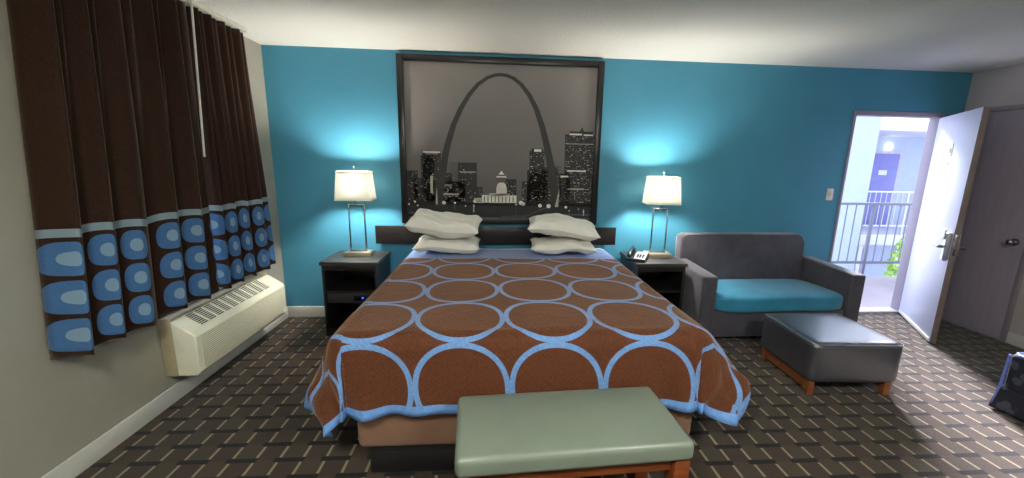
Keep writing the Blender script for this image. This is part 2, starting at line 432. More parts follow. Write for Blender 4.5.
def cover_mat():
    g = G('ring_patterned_bedspread')
    s = g.sep(g.coord('UV')); u, v = s[0], s[1]
    P_ = .447; Q = .447
    uu = g.math('ADD', u, g.math('MULTIPLY', v, .055))
    a = g.math('DIVIDE', g.math('ADD', uu, .385 ), P_)
    a = g.math('SUBTRACT', g.math('FLOORED_MODULO', a, 1.0), .5)
    b = g.math('DIVIDE', g.math('ADD', v, .072), Q)
    b = g.math('SUBTRACT', g.math('FLOORED_MODULO', b, 1.0), .5)
    # slightly squared rings so neighbours touch along a short stretch
    e = 2.2
    d = g.math('POWER', g.math('ADD', g.math('POWER', g.math('ABSOLUTE', a), e), g.math('POWER', g.math('ABSOLUTE', b), e)), 1/e)
    ring = g.math('LESS_THAN', g.math('ABSOLUTE', g.math('SUBTRACT', d, .476)), .0285)
    blue_head = g.math('GREATER_THAN', v, 1.425)
    f = g.math('MAXIMUM', ring, blue_head)
    n = g.ramp(g.noise(70, 3, .6), .3, .7)
    br = g.mix(n, srgb(80, 42, 23), srgb(100, 54, 29))
    bl = g.mix(n, srgb(98, 140, 196), srgb(118, 158, 210))
    g.l(g.mix(g.math('GREATER_THAN', v, 1.80), g.mix(f, br, bl), srgb(216, 222, 236)), g.p.inputs['Base Color'])
    g.p.inputs['Roughness'].default_value = .75; g.p.inputs['Sheen Weight'].default_value = .32; g.p.inputs['Sheen Tint'].default_value = (1, .62, .42, 1); g.p.inputs['Specular IOR Level'].default_value = .25
    # quilting: fine ribs
    uvm = g.mapping(g.coord('UV'), (1, 1, 1)); q = g.sep(uvm)
    quilt = g.math('MULTIPLY', g.math('SINE', g.math('MULTIPLY', q[0], 260.0)), g.math('SINE', g.math('MULTIPLY', q[1], 260.0)))
    g.bump(g.math('ADD', g.math('MULTIPLY', quilt, .25), g.math('ADD', g.noise(40, 3), g.math('MULTIPLY', g.noise(7, 3), 1.5))), .35, .008)
    return g.m
M_cover = cover_mat()
def band_mat():
    g = G('blue_binding')
    n = g.ramp(g.noise(40, 3, .6), .3, .7)
    g.l(g.mix(n, srgb(98, 146, 212), srgb(120, 164, 222)), g.p.inputs['Base Color'])
    g.p.inputs['Roughness'].default_value = .75; g.bump(g.noise(60, 2), .3, .005); return g.m
M_band = band_mat()

_path = {}
def path(l, phi, rr=.075):
    """cloth running over a rounded mattress edge then hanging phi radians off the vertical: (outward, drop)"""
    h = d = 0; n = 24; ds = l/n; end = PI/2 - phi
    for i in range(n):
        s = (i+.5)*ds
        t = min(1, s/(rr*1.4)); a = end * t
        h += math.cos(a)*ds; d += math.sin(a)*ds
    return h, d
def lerp_tab(tab, x):
    for (a, va), (b, vb) in zip(tab, tab[1:]):
        if x <= b:
            t = (x-a)/(b-a) if b > a else 0; t = max(0, t); t = t*t*(3-2*t)*.5 + t*.5
            return va + (vb-va)*t
    return tab[-1][1]
OVF, OVS = .43, .50           # overhang foot, side
RIN = .05
def cover_point(a, b):
    """a: metres across from bed centre; b: metres from the foot fold (negative on the foot drape)"""
    ex = hx - RIN; sx = 1 if a > 0 else -1
    ap = max(0, abs(a) - ex); bp = max(0, -b)
    y_on = BYF + RIN + max(b, 0)
    if ap == 0 and bp == 0:
        z = BZ + .006*math.sin(3.1*a + 1)*math.sin(2.3*b) + .003*math.sin(9*a)*math.sin(7*b+1)
        return Vector((BC + a, y_on, z))
    th = math.degrees(math.atan2(ap/OVS, bp/OVF))
    rho = max(ap/OVS, bp/OVF)
    rt = sx > 0
    Lm = lerp_tab([(0, OVF), (25, OVF), (47, .545), (70, .50), (90, OVS-.03)], th)
    if rt:
        ph = lerp_tab([(0, .05), (25, .08), (47, .36), (70, .62), (90, .66)], th)
        az = lerp_tab([(0, 0), (20, 4), (47, 66), (70, 86), (90, 90)], th); pk, wd_ = .05, .50
    else:
        ph = lerp_tab([(0, .05), (22, .06), (47, .12), (70, .24), (90, .34)], th)
        az = lerp_tab([(0, 0), (20, 4), (47, 50), (70, 86), (90, 90)], th); pk, wd_ = .24, .42
    if ap > 0 and b > 0:
        top = .66 if rt else .50; at0 = .66 if rt else .34
        if b < pk: ph = at0 + (top-at0)*math.sin(b/pk*PI/2)
        else: ph = .12 + (top-.12)*math.exp(-((b-pk)/wd_)**1.5)
    # ripples
    per = (a if bp > 0 and ap == 0 else 0)
    rip = 0
    if bp > 0:
        edge = max(0, min(1, (abs(a)-.35)/.4))
        rip += edge*.030*math.sin(abs(a)*26 + (0 if rt else 1.2)) + .004*math.sin(a*9+1)
        Lm += .012*math.sin(a*4.5+.6) * (1 if ap == 0 else 0)
    if ap > 0:
        rip += .016*math.sin(b*9+1) * (1 if b > 0 else .3)
    l = rho*Lm
    h, d = path(l, ph)
    h += rip*rho*rho
    dx = math.sin(R(az))*sx; dy = -math.cos(R(az))
    cx = BC + (sx*ex if ap > 0 else a); cy = y_on
    x = cx + dx*h; y = cy + dy*h; z = BZ - d
    return Vector((x, y, max(z, .03)))
def bedspread():
    mb = MB(); HB = .05
    ex = hx - RIN
    As = [-(ex+OVS) + HB*k*0 for k in range(1)]
    # non uniform stations so that the binding is its own row of faces
    def stations(lo, hi, n): return [lo + (hi-lo)*i/n for i in range(n+1)]
    A = [-(ex+OVS), -(ex+OVS)+HB*.5] + stations(-(ex+OVS)+HB, -ex, 26) + stations(-ex, ex, 110)[1:] + stations(ex, ex+OVS-HB, 26)[1:] + [ex+OVS-HB*.5, ex+OVS]
    Bt = BYH - .06 - BYF - RIN
    B = [-OVF, -OVF+HB*.5] + stations(-OVF+HB, 0, 22) + stations(0, Bt, 110)[1:]
    uv = mb.bm.loops.layers.uv.new('UVMap')
    V = [[mb.bm.verts.new(cover_point(a, b)) for b in B] for a in A]
    for i in range(len(A)-1):
        for j in range(len(B)-1):
            f = mb.bm.faces.new((V[i][j], V[i+1][j], V[i+1][j+1], V[i][j+1]))
            am = (A[i]+A[i+1])/2; bm_ = (B[j]+B[j+1])/2
            f.material_index = 1 if (abs(am) > ex+OVS-HB or bm_ < -OVF+HB) else 0
            for lp, (p, q) in zip(f.loops, ((i, j), (i+1, j), (i+1, j+1), (i, j+1))):
                # metres on the cloth; u measured in room x so the rings sit where they are sewn
                lp[uv].uv = (A[p] + BC, B[q])
    o = mb.build('bedspread', [M_cover, M_band], None, 80)
    solid(o, .006, 1)
    return tag(o, 'brown quilted bedspread with interlocking pale blue rings and blue border over the bed', 'bedspread')
bedspread()
# blue folded sheet end + white sheet at the head
M_pil = mat('white_pillowcase', (240, 236, 226), .9, var=.03, vs=3, bump=(9, .5, .02))
def pillow(name, label, loc, rz, sx, sy, sz, tilt=(0, 0), seed=0):
    mb = MB(); bmesh.ops.create_cube(mb.bm, size=2)
    bmesh.ops.subdivide_edges(mb.bm, edges=list(mb.bm.edges), cuts=18, use_grid_fill=True)
    rd = random.Random(seed); ph = [rd.uniform(0, 6) for _ in range(8)]
    for v in mb.bm.verts:
        x, y, z = v.co
        ax, ay = abs(x), abs(y)
        th = ((1-ax**3.2)*(1-ay**3.2)) ** .34 if ax < 1 and ay < 1 else 0
        pinch = 1 - .07*(1-ax*ax)*ay**4 ; pinx = 1 - .06*(1-ay*ay)*ax**4
        wr = .006*math.sin(7*x+ph[0]+2*y) + .005*math.sin(11*y+5*x+ph[1]) + .004*math.sin(16*x-6*y+ph[2])
        lump = 1 + .10*math.sin(2.4*x+ph[3])*math.sin(2*y+ph[4])
        v.co = (x*sx/2*pinx, y*sy/2*pinch, z*th*sz/2*lump + wr*(th > 0) + (.012*math.sin(3*x+ph[5])))
    o = mb.build(name, M_pil, None, 180)
    subsurf(o, 1)
    o.location = loc; o.rotation_euler = (tilt[0], tilt[1], rz)
    return tag(o, label, 'pillow', 'white pillows stacked in pairs at the head of the bed')
pillow('pillow', 'lower white pillow of the left stack at the head of the bed', (-.40, 3.44, BZ+.088), R(1), .56, .40, .105, (R(2), 0), 1)
pillow('pillow', 'upper plump white pillow of the left stack with a raised left corner', (-.42, 3.43, BZ+.262), R(-3), .61, .40, .155, (R(9), R(5)), 2)
pillow('pillow', 'lower white pillow of the right stack at the head of the bed', (.60, 3.44, BZ+.083), R(-4), .57, .40, .105, (R(2), R(1)), 3)
pillow('pillow', 'upper white pillow of the right stack sloping down to the right', (.60, 3.43, BZ+.245), R(-6), .62, .40, .135, (R(6), R(5)), 4)

# ------------------------------------------------------------------ nightstands
M_ns = wood('black_brown_laminate', (20, 18, 18), (30, 27, 26), (1, 16, 16), .4)
M_top = wood('dark_grey_laminate_top', (70, 66, 62), (58, 54, 51), (1, 16, 16), .38)
def nightstand(label, x0, x1, yf, safe):
    w = x1-x0; yb = D-.02; d = yb-yf
    t = thing('nightstand', label, 'nightstand', ((x0+x1)/2, (yf+yb)/2, 0), 0, 'black nightstands beside the bed')
    hw, hd = w/2, d/2
    MB().box(-hw, hw, -hd, hd, .63, .66, .003).build('tabletop', M_top, t)
    for s in (-1, 1): MB().box(s*(hw-.012), s*(hw-.034), -hd+.012, hd, 0, .63, .002).build('side_panel', M_ns, t)
    MB().box(-hw+.034, hw-.034, hd-.02, hd-.005, .05, .63).build('back_panel', M_ns, t)
    MB().box(-hw+.034, hw-.034, -hd+.03, hd-.02, .04, .06).build('bottom_shelf', M_ns, t)
    MB().box(-hw+.034, hw-.034, -hd+.02, hd-.02, .385, .405, .002).build('shelf', M_ns, t)
    MB().box(-hw+.034, hw-.034, -hd+.018, -hd+.034, .58, .63, .002).build('top_rail', M_ns, t)
    MB().box(-hw+.034, hw-.034, -hd+.03, -hd+.045, 0, .04).build('plinth', M_ns, t)
    if safe:
        sf = MB().box(-hw+.036, hw-.036, -hd+.022, hd-.06, .295, .383, .004).build('drawer', mat('charcoal_drawer_front', (46, 44, 46), .4), t)
        MB().box(.02, .115, -hd+.0195, -hd+.023, .318, .362, .001).build('keypad', mat('black_glossy_plastic', (10, 10, 12), .15), sf)
        MB().cyl((.095, -hd+.0195, .342), (.095, -hd+.0165, .342), .007).build('indicator_light', emit('blue_led', (30, 60, 255), 5), sf)
    return t
nightstand('black open nightstand left of the bed with a small blue light on its drawer', -1.45, -.975, 3.325, True)
nightstand('black open nightstand between the bed and the loveseat, holding lamp and telephone', 1.235, 1.70, 3.30, False)

# ------------------------------------------------------------------ lamps
def shade_mat():
    g = G('cream_lamp_shade')
    g.nt.nodes.remove(g.p)
    tr = g.n('ShaderNodeBsdfTranslucent'); df = g.n('ShaderNodeBsdfDiffuse'); mx = g.n('ShaderNodeMixShader')
    c = g.mix(g.ramp(g.noise(220, 2), .3, .7), srgb(255, 253, 246), srgb(252, 248, 238))
    g.l(c, tr.inputs[0]); g.l(c, df.inputs[0]); mx.inputs[0].default_value = .2
    g.l(tr.outputs[0], mx.inputs[1]); g.l(df.outputs[0], mx.inputs[2]); g.l(mx.outputs[0], g.out.inputs[0])
    return g.m
M_shade = shade_mat()
M_tape = mat('shade_tape', (236, 222, 190), .8)
M_bulb = emit('bulb_glow', (255, 248, 238), 480)
M_bulb.cycles.emission_sampling = 'FRONT_BACK' if hasattr(M_bulb.cycles, 'emission_sampling') else 'AUTO'
M_lbase = mat('warm_nickel_lamp_base', (196, 184, 160), .3, .6, var=.08)
def lamp(label, loc, rz):
    t = thing('table_lamp', label, 'lamp', loc, rz, 'matching table lamps with cream shades')
    MB().box(-.115, .115, -.07, .07, 0, .038, .004).build('base', M_lbase, t)
    f = MB()
    for s in (-1, 1): f.box(s*.066-.006, s*.066+.006, -.009, .009, .038, .455, .002)
    f.box(-.072, .072, -.009, .009, .441, .455, .002); f.box(-.072, .072, -.009, .009, .038, .05, .002)
    f.build('open_frame', M_chrome, t)
    s = MB(); s.cyl((0, 0, .455), (0, 0, .56), .006); s.cyl((0, 0, .50), (0, 0, .565), .016); s.cyl((0, 0, .745), (0, 0, .775), .004); s.ball((0, 0, .78), .008)
    s.tube([(0, 0, .50), (.045, 0, .56), (.05, 0, .66), (.02, 0, .74), (0, 0, .748), (-.02, 0, .74), (-.05, 0, .66), (-.045, 0, .56), (0, 0, .50)], .002, 6)
    s.build('stem', M_chrome, t)
    # tapered rectangular shade with rounded corners
    def ring(hx_, hy_, z, r=.018):
        p = []
        for cx, cy, a0 in ((hx_-r, hy_-r, 0), (-hx_+r, hy_-r, 90), (-hx_+r, -hy_+r, 180), (hx_-r, -hy_+r, 270)):
            for k in range(5):
                a = R(a0 + k*22.5); p.append((cx+r*math.cos(a), cy+r*math.sin(a), z))
        return p
    sh = MB(); rows = []
    for k in range(9):
        q = k/8; rows.append([sh.bm.verts.new(p) for p in ring(.152-.020*q, .100-.018*q, .495+.245*q)])
    for A_, B_ in zip(rows, rows[1:]):
        for i in range(20): sh.bm.faces.new((A_[i], A_[(i+1) % 20], B_[(i+1) % 20], B_[i]))
    so = sh.build('lamp_shade', M_shade, t); solid(so, .0025, 0)
    tr = MB(); tr.tube(ring(.153, .101, .496), .003, 6, True); tr.build('shade_trim', M_tape, so)
    tr = MB(); tr.tube(ring(.1325, .0825, .739), .003, 6, True); tr.build('shade_trim', M_tape, so)
    b = MB(); b.ball((0, 0, .634), .045, (1, 1, 1.1))
    bo = b.build('bulb', M_bulb, t)
    return t
lamp('lit table lamp with cream shade on the nightstand left of the bed', (-1.205, 3.585, .661), R(2))
lamp('lit table lamp with cream shade beside the telephone on the right nightstand', (1.53, 3.58, .661), R(-6))

# ------------------------------------------------------------------ telephone
ph = thing('telephone', 'black and grey desk telephone on the right nightstand beside the lamp', 'telephone', (1.292, 3.445, .661), R(-30))
M_ph = mat('black_phone_plastic', (26, 26, 28), .35)
mb = MB(); mb.prism([(-.085, -.10, 0), (-.085, .10, 0), (-.085, .10, .055), (-.085, -.10, .022)], (.17, 0, 0)); mb.build('phone_body', M_ph, ph)
mb = MB(); Mx = Matrix.Translation((.03, 0, .0405)) @ Matrix.Rotation(math.atan2(.033, .2), 4, 'X'); mb.box(-.045, .05, -.09, .09, 0, .004, .001, M=Mx)
fp = mb.build('faceplate', mat('silver_phone_plastic', (190, 192, 196), .4), ph)
mb = MB()
for i in range(3):
    for j in range(4): mb.box(-.03+i*.024, -.014+i*.024, -.06+j*.02, -.047+j*.02, .004, .008, .001, M=Mx)
mb.build('keys', mat('grey_keys', (70, 70, 74), .5), fp)
mb = MB(); mb.tube([(-.055, -.10, .045), (-.055, -.08, .066), (-.055, 0, .078), (-.055, .08, .09), (-.055, .10, .078)], .016, 10)
mb.ball((-.055, -.085, .05), .024, (1, 1, .8)); mb.ball((-.055, .085, .075), .024, (1, 1, .8)); mb.build('handset', M_ph, ph)

# ------------------------------------------------------------------ loveseat
M_grey = mat('charcoal_grey_velour', (68, 64, 74), .7, var=.22, vs=9, bump=(30, .25, .01), sheen=.35)
M_seat = mat('teal_cushion_fabric', (44, 134, 168), .6, var=.12, vs=5, bump=(120, .3), sheen=.2)
sofa = thing('loveseat', 'charcoal grey loveseat with a teal seat cushion against the teal wall', 'sofa', (2.475, 3.44, 0), R(2))
SW, SD = 1.50, .66
def rbox(x0, x1, y0, y1, z0, z1, b, m, name, par, seg=4):
    return MB().box(x0, x1, y0, y1, z0, z1, b, seg).build(name, m, par)
for s in (-1, 1):
    # arm: slopes gently down to the front
    mb = MB(); xa = s*(SW/2); xb = s*(SW/2-.135)
    pts = [(min(xa, xb), -SD/2, .05), (min(xa, xb), SD/2-.04, .05), (min(xa, xb), SD/2-.04, .635), (min(xa, xb), -SD/2, .60)]
    mb.prism(pts, (.135, 0, 0)); bmesh.ops.bevel(mb.bm, geom=list(mb.bm.edges), offset=.018, segments=4, affect='EDGES', profile=.5)
    mb.build('arm', M_grey, sofa)
mb = MB()
bx0, bx1 = -SW/2+.06, SW/2-.20
pts = [(bx0+.01, .20, .30), (bx1+.05, .20, .30), (bx1+.035, .20, .72)]
for k in range(7):
    a = R(k*15); pts.append((bx1-.04+.07*math.cos(a), .20, .795+.07*math.sin(a)))
for k in range(7):
    a = R(90+k*15); pts.append((bx0+.04+.04*math.cos(a), .20, .825+.04*math.sin(a)))
mb.prism(pts, (0, .12, 0)); bmesh.ops.bevel(mb.bm, geom=[e for e in mb.bm.edges if abs((e.verts[0].co-e.verts[1].co).y) < .01], offset=.02, segments=3, affect='EDGES', profile=.5)
mb.build('backrest', M_grey, sofa, 50)
rbox(-SW/2+.138, SW/2-.138, -SD/2+.02, .19, .05, .285, .012, M_grey, 'seat_base', sofa)
cu = cushion(SW-.28, .56, .155, 7, .10, 16, .0015, 5, (0, -.075, .275)).build('seat_cushion', M_seat, sofa, 180)
for sx_ in (-1, 1):
    for sy_ in (-1, 1): MB().box(sx_*(SW/2-.09)-.02, sx_*(SW/2-.09)+.02, sy_*(SD/2-.09)-.02, sy_*(SD/2-.09)+.02, 0, .052, .003).build('foot', M_base, sofa)

# ------------------------------------------------------------------ ottoman
M_vin = mat('charcoal_vinyl', (54, 54, 62), .42, var=.10, vs=8, bump=(160, .05, .003), spec=1.0, coat=1)
M_vin.node_tree.nodes['Principled BSDF'].inputs['Coat Roughness'].default_value = .24
M_vin.node_tree.nodes['Principled BSDF'].inputs['IOR'].default_value = 1.65
M_wd = wood('honey_brown_wood', (150, 92, 50), (118, 66, 34), (2, 14, 14), .35)
ot = thing('ottoman', 'square charcoal vinyl ottoman on short wooden legs in front of the loveseat', 'ottoman', (2.41, 2.555, 0), R(-3))
mb = cushion(.615, .575, .285, 14, .015, 16, .0, 2, (0, 0, .098)); mb.build('cushion', M_vin, ot, 180)
mb = MB()
for sg in (1,):
    mb.tube([(x*.303, y*.283, .372) for x, y in ((-1, -.93), (-.93, -1), (.93, -1), (1, -.93), (1, .93), (.93, 1), (-.93, 1), (-1, .93))], .0035, 6, True)
mb.build('welt_seam', M_vin, ot)
for sx_ in (-1, 1):
    for sy_ in (-1, 1): MB().box(sx_*.262-.022, sx_*.262+.022, sy_*.235-.022, sy_*.235+.022, 0, .105, .003).build('leg', M_wd, ot)
for sx_ in (-1, 1): MB().box(sx_*.268-.012, sx_*.268+.012, -.213, .213, .03, .095, .002).build('side_rail', M_wd, ot)

# ------------------------------------------------------------------ bench
bn = thing('bench', 'wooden bench with a grey green vinyl padded top at the foot of the bed', 'bench', (.305, 1.462, 0), R(3.3))
M_green = mat('grey_green_vinyl', (118, 127, 113), .36, var=.06, vs=5, bump=(220, .12, .003), spec=.55)
BW, BD = .905, .41
mb = MB(); mb.box(-BW/2, BW/2, -BD/2, BD/2, .395, .478, .024, 6)
bmesh.ops.subdivide_edges(mb.bm, edges=[e for e in mb.bm.edges if e.calc_length() > .2], cuts=10, use_grid_fill=True)
for v in mb.bm.verts:
    if v.co.z > .47: v.co.z += .012*(1-(v.co.x/(BW/2))**2)*(1-(v.co.y/(BD/2))**2)
mb.build('padded_top', M_green, bn, 60)
M_cher = wood('reddish_brown_wood', (140, 74, 38), (104, 50, 26), (2, 14, 14), .3)
for sx_ in (-1, 1):
    for sy_ in (-1, 1): MB().box(sx_*(BW/2-.04)-.032, sx_*(BW/2-.04)+.032, sy_*(BD/2-.045)-.03, sy_*(BD/2-.045)+.03, 0, .394, .004).build('leg', M_cher, bn)
for sy_ in (-1, 1): MB().box(-BW/2+.073, BW/2-.073, sy_*(BD/2-.05)-.011, sy_*(BD/2-.05)+.011, .335, .394, .002).build('apron', M_cher, bn)
for sx_ in (-1, 1): MB().box(sx_*(BW/2-.04)-.011, sx_*(BW/2-.04)+.011, -BD/2+.076, BD/2-.076, .335, .394, .002).build('side_apron', M_cher, bn)

# ------------------------------------------------------------------ skirted footstool at the right edge of view
def leaf_print():
    g = G('navy_leaf_print_fabric')
    v = g.n('ShaderNodeTexVoronoi'); v.inputs['Scale'].default_value = 16; v.inputs['Randomness'].default_value = .9
    g.l(g.mapping(g.coord(), (1.6, 1, 1)), v.inputs['Vector'])
    f = g.ramp(g.math('ADD', v.outputs['Distance'], g.math('MULTIPLY', g.noise(30), .3)), .62, .52)
    g.l(g.mix(f, srgb(22, 24, 40), srgb(66, 68, 80)), g.p.inputs['Base Color']); g.p.inputs['Roughness'].default_value = .8
    g.bump(g.noise(200, 2), .3, .004); return g.m
M_lp = leaf_print(); M_pipe = mat('blue_piping', (96, 112, 190), .6)
st = thing('footstool', 'skirted dark leaf print footstool with blue piping at the right edge of the room', 'footstool', (3.545, 1.80, 0))
q = .31
MB().box(-q, q, -q, q, .12, .395, .03, 4).build('cushion_body', M_lp, st)
sk = MB()
def skf(u, v):
    per = u*4; k = int(per) % 4; t = per - int(per)
    if u >= 1: k, t = 3, 1
    c = [(-1, -1), (1, -1), (1, 1), (-1, 1)]; a = c[k]; b_ = c[(k+1) % 4]
    fl = q + .004 + (1-v)*(.004 + .012*max(0, 1-min(t, 1-t)*9)) + .003*math.sin(t*40)*(1-v)
    return ((a[0]+(b_[0]-a[0])*t)*fl, (a[1]+(b_[1]-a[1])*t)*fl, .012 + v*.15)
sk.grid(skf, 120, 6); so = sk.build('skirt', M_lp, st); solid(so, .004)
mb = MB(); qq = q-.012
mb.tube([(x*qq, y*qq, .388) for x, y in ((-1, -.9), (-.9, -1), (.9, -1), (1, -.9), (1, .9), (.9, 1), (-.9, 1), (-1, .9))], .010, 8, True)
for x, y in ((-1, -1), (1, -1), (1, 1), (-1, 1)): mb.tube([(x*(q-.003), y*(q-.003), .38), (x*(q+.002), y*(q+.002), .16), (x*(q+.012), y*(q+.012), .03)], .008, 8)
mb.build('piping', M_pipe, st)

# ------------------------------------------------------------------ wall air conditioner
ac = thing('air_conditioner', 'cream wall air conditioner with a louvred top under the curtained window', 'air conditioner', (XL, 2.88, 0))
M_ac = mat('cream_ac_plastic', (248, 244, 218), .4, var=.04)
M_tan = mat('tan_metal_sleeve', (176, 164, 134), .5, var=.12)
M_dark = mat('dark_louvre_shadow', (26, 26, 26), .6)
AY = .52
# profile in x (out of wall) / z
prof = [(.075, .19), (.185, .19), (.205, .215), (.207, .44), (.192, .462), (.085, .5293), (.075, .5355)]
mb = MB(); mb.prism([(x, -AY, z) for x, z in prof], (0, 2*AY, 0))
bmesh.ops.bevel(mb.bm, geom=[e for e in mb.bm.edges if abs((e.verts[0].co-e.verts[1].co).y) < .01], offset=.010, segments=3, affect='EDGES', profile=.5)
cab = mb.build('cover', M_ac, ac, 30)
MB().box(0, .0745, -AY+.008, AY-.008, .185, .555, .003).build('wall_sleeve', M_tan, ac)
# grille of fine slots on the front: small dark strips in relief
g = G('perforated_front_grille'); s = g.sep(g.coord())
a = g.math('LESS_THAN', g.math('FLOORED_MODULO', s[1], .0105), .0055); b2 = g.math('LESS_THAN', g.math('FLOORED_MODULO', s[2], .0125), .006)
g.l(g.mix(g.math('MULTIPLY', a, b2), srgb(248, 244, 216), srgb(150, 144, 118)), g.p.inputs['Base Color']); g.p.inputs['Roughness'].default_value = .5
MB().box(.2065, .2085, -AY+.05, AY-.06, .225, .43, .0008).build('front_grille', g.m, ac)
# top outlet
sl = Vector((.192-.06, 0, .462-.545)); sl_len = sl.length; ax = math.atan2(-.083, .132)
Mt = Matrix.Translation((.126, 0, .5035)) @ Matrix.Rotation(-ax, 4, 'Y')
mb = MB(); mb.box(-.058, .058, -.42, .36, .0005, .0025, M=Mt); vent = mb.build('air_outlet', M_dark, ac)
mb = MB()
for i in range(11):
    y = -.42 + i*.78/10; mb.box(-.058, .058, y-.007, y+.007, .0025, .006, M=Mt)
for i in range(9):
    x = -.056 + i*.014; mb.box(x-.0025, x+.0025, -.42, .36, .0025, .0055, M=Mt)
mb.build('louvres', M_ac, vent)
MB().box(-.058, .058, .385, .47, .0005, .003, .001, M=Mt).build('control_flap', M_ac, ac)

# ------------------------------------------------------------------ curtains
def curtain_mat():
    g = G('brown_curtain_with_dot_border')
    s = g.sep(g.coord('UV')); u, v = s[0], s[1]          # u: metres along the cloth, v: height above hem
    n = g.ramp(g.noise(160, 3), .3, .7)
    brown = g.mix(n, srgb(38, 23, 15), srgb(58, 35, 22))
    # faint dotted weave
    dn = g.math('GREATER_THAN', g.noise(300, 1), .58)
    brown = g.mix(g.math('MULTIPLY', dn, .30), brown, srgb(28, 19, 14))
    PU, PV = .185, .172
    a = g.math('SUBTRACT', g.math('FLOORED_MODULO', g.math('DIVIDE', u, PU), 1.0), .5)
    b = g.math('SUBTRACT', g.math('FLOORED_MODULO', g.math('DIVIDE', g.math('SUBTRACT', v, .010), PV), 1.0), .5)
    def sup(a, b, ra, rb, e=2.5):
        d = g.math('ADD', g.math('POWER', g.math('ABSOLUTE', g.math('DIVIDE', a, ra)), e), g.math('POWER', g.math('ABSOLUTE', g.math('DIVIDE', b, rb)), e))
        return g.math('LESS_THAN', d, 1.0)
    outer = sup(a, b, .37, .44)
    inner = sup(g.math('SUBTRACT', a, .02), b, .16, .19, 2.2)
    border = g.math('LESS_THAN', v, .528)
    band = g.math('MULTIPLY', g.math('GREATER_THAN', v, .535), g.math('LESS_THAN', v, .572))
    c = g.mix(g.math('MULTIPLY', outer, border), brown, g.mix(n, srgb(62, 100, 144), srgb(72, 112, 158)))
    c = g.mix(g.math('MULTIPLY', inner, border), c, srgb(124, 152, 174))
    c = g.mix(band, c, srgb(128, 148, 156))
    g.l(c, g.p.inputs['Base Color']); g.p.inputs['Roughness'].default_value = .8; g.p.inputs['Sheen Weight'].default_value = .35; g.p.inputs['Sheen Roughness'].default_value = .35; g.p.inputs['Sheen Tint'].default_value = (1, .75, .55, 1)
    g.p.inputs['Specular IOR Level'].default_value = .2
    g.bump(g.noise(260, 2), .3, .003)
    return g.m
M_curt = curtain_mat()
def curtain(label, y0, y1, yb0, yb1, n, seed, ret):
    rd = random.Random(seed); ZT, ZB = 2.405, .605
    NU, NV = n*32, 40
    ph = [rd.uniform(0, 6) for _ in range(4)]; amps = [rd.uniform(.75, 1.15) for _ in range(n+2)]
    def warp(s): return max(s, 0)**.87 + .012*math.sin(2*PI*s*2+ph[0]) + .010*math.sin(2*PI*s*5+ph[1])
    def pos(s, v):
        q = warp(s)*n; k = int(max(0, min(n, q))); am = amps[k]*(1-(q-k)) + amps[k+1]*(q-k)
        low = 1 - v
        t_ = min(1, low*1.25); t_ = t_*t_*(3-2*t_)
        w_ = am*(.046*(.35+.65*t_)*math.sin(2*PI*q + .25*math.sin(3*low+ph[2])) + .017*(1-.75*t_)*math.sin(4*PI*q + ph[1]) + .004*math.sin(6*PI*q + ph[3]))
        x = XL + (.120 if ret else .108) + w_ + .008*low
        e = min(1, s/.035) if ret else 1
        if ret and s < .02: x = XL + .022 + (x-XL-.022)*(s/.02)
        if not ret and s < .04: x = XL + .03 + (x-XL-.03)*(s/.04)
        ya = y0 + (y1-y0)*s; yb = yb0 + (yb1-yb0)*s
        y = yb + (ya-yb)*v + .014*math.cos(4*PI*q)*low*.6
        z = ZB + (ZT-ZB)*v + .012*low*math.sin(2*PI*q+1) + .008*low*math.sin(4*s*PI+ph[3])
        if v > .985: pass
        return Vector((x, y, z))
    # cloth length at mid height
    us = [0]
    for i in range(NU):
        us.append(us[-1] + (pos((i+1)/NU, .15) - pos(i/NU, .15)).length)
    mb = MB()
    mb.grid(pos, NU, NV, lambda a, b: (warp(a)*n*2*.185 + .064, b*(ZT-ZB)))
    o = mb.build('curtain', M_curt, None, 180)
    solid(o, .003, 0)
    return tag(o, label, 'curtain', 'brown curtains with blue dot border')
curtain('wide brown curtain with a blue dot border hanging nearest the camera over the window', 1.93, 2.80, 1.775, 2.75, 5, 5, True)
curtain('narrower brown curtain with a blue dot border nearest the teal wall above the air conditioner', 2.812, 3.37, 2.772, 3.44, 4, 11, False)
tk = MB(); tk.box(XL+.10, XL+.145, 1.55, 3.36, 2.412, 2.438, .003)
for i in range(22): tk.box(XL+.118, XL+.127, 1.6+i*.08, 1.64+i*.08, 2.4085, 2.413)
tag(tk.build('curtain_track', mat('off_white_track_metal', (220, 214, 196), .4)), 'off white curtain track fixed to the ceiling above the window', 'curtain track')
wd = MB(); wd.cyl((XL+.205, 2.70, 2.395), (XL+.215, 2.625, 1.50), .006, n=10); wd.cyl((XL+.205, 2.70, 2.395), (XL+.145, 2.70, 2.42), .003, n=8)
tag(wd.build('curtain_wand', mat('white_plastic_rod', (225, 220, 205), .35)), 'thin white pull rod hanging where the two curtains meet', 'curtain rod')

# ------------------------------------------------------------------ added fill lights, unseen behind the camera, brightening the near half
M_bowl = emit('fill_light_glow', (246, 250, 240), 84)
for nm, x, y in (('added round fill light, out of view on the ceiling in the near half of the room on the window side', -.5, -.2), ('added round fill light, out of view on the ceiling in the near half of the room on the closet side', 1.5, -.2)):
    cl = thing('fill_light', nm, 'fill light', (x, y, H), 0, 'added round fill lights in the near half of the room')
    MB().cyl((0, 0, -.03), (0, 0, 0), .23, n=32).build('ceiling_plate', M_chrome, cl)
    mb = MB(); mb.ball((0, 0, -.03), .22, (1, 1, .4), u=32, v=16); mb.build('fill_bowl', M_bowl, cl)

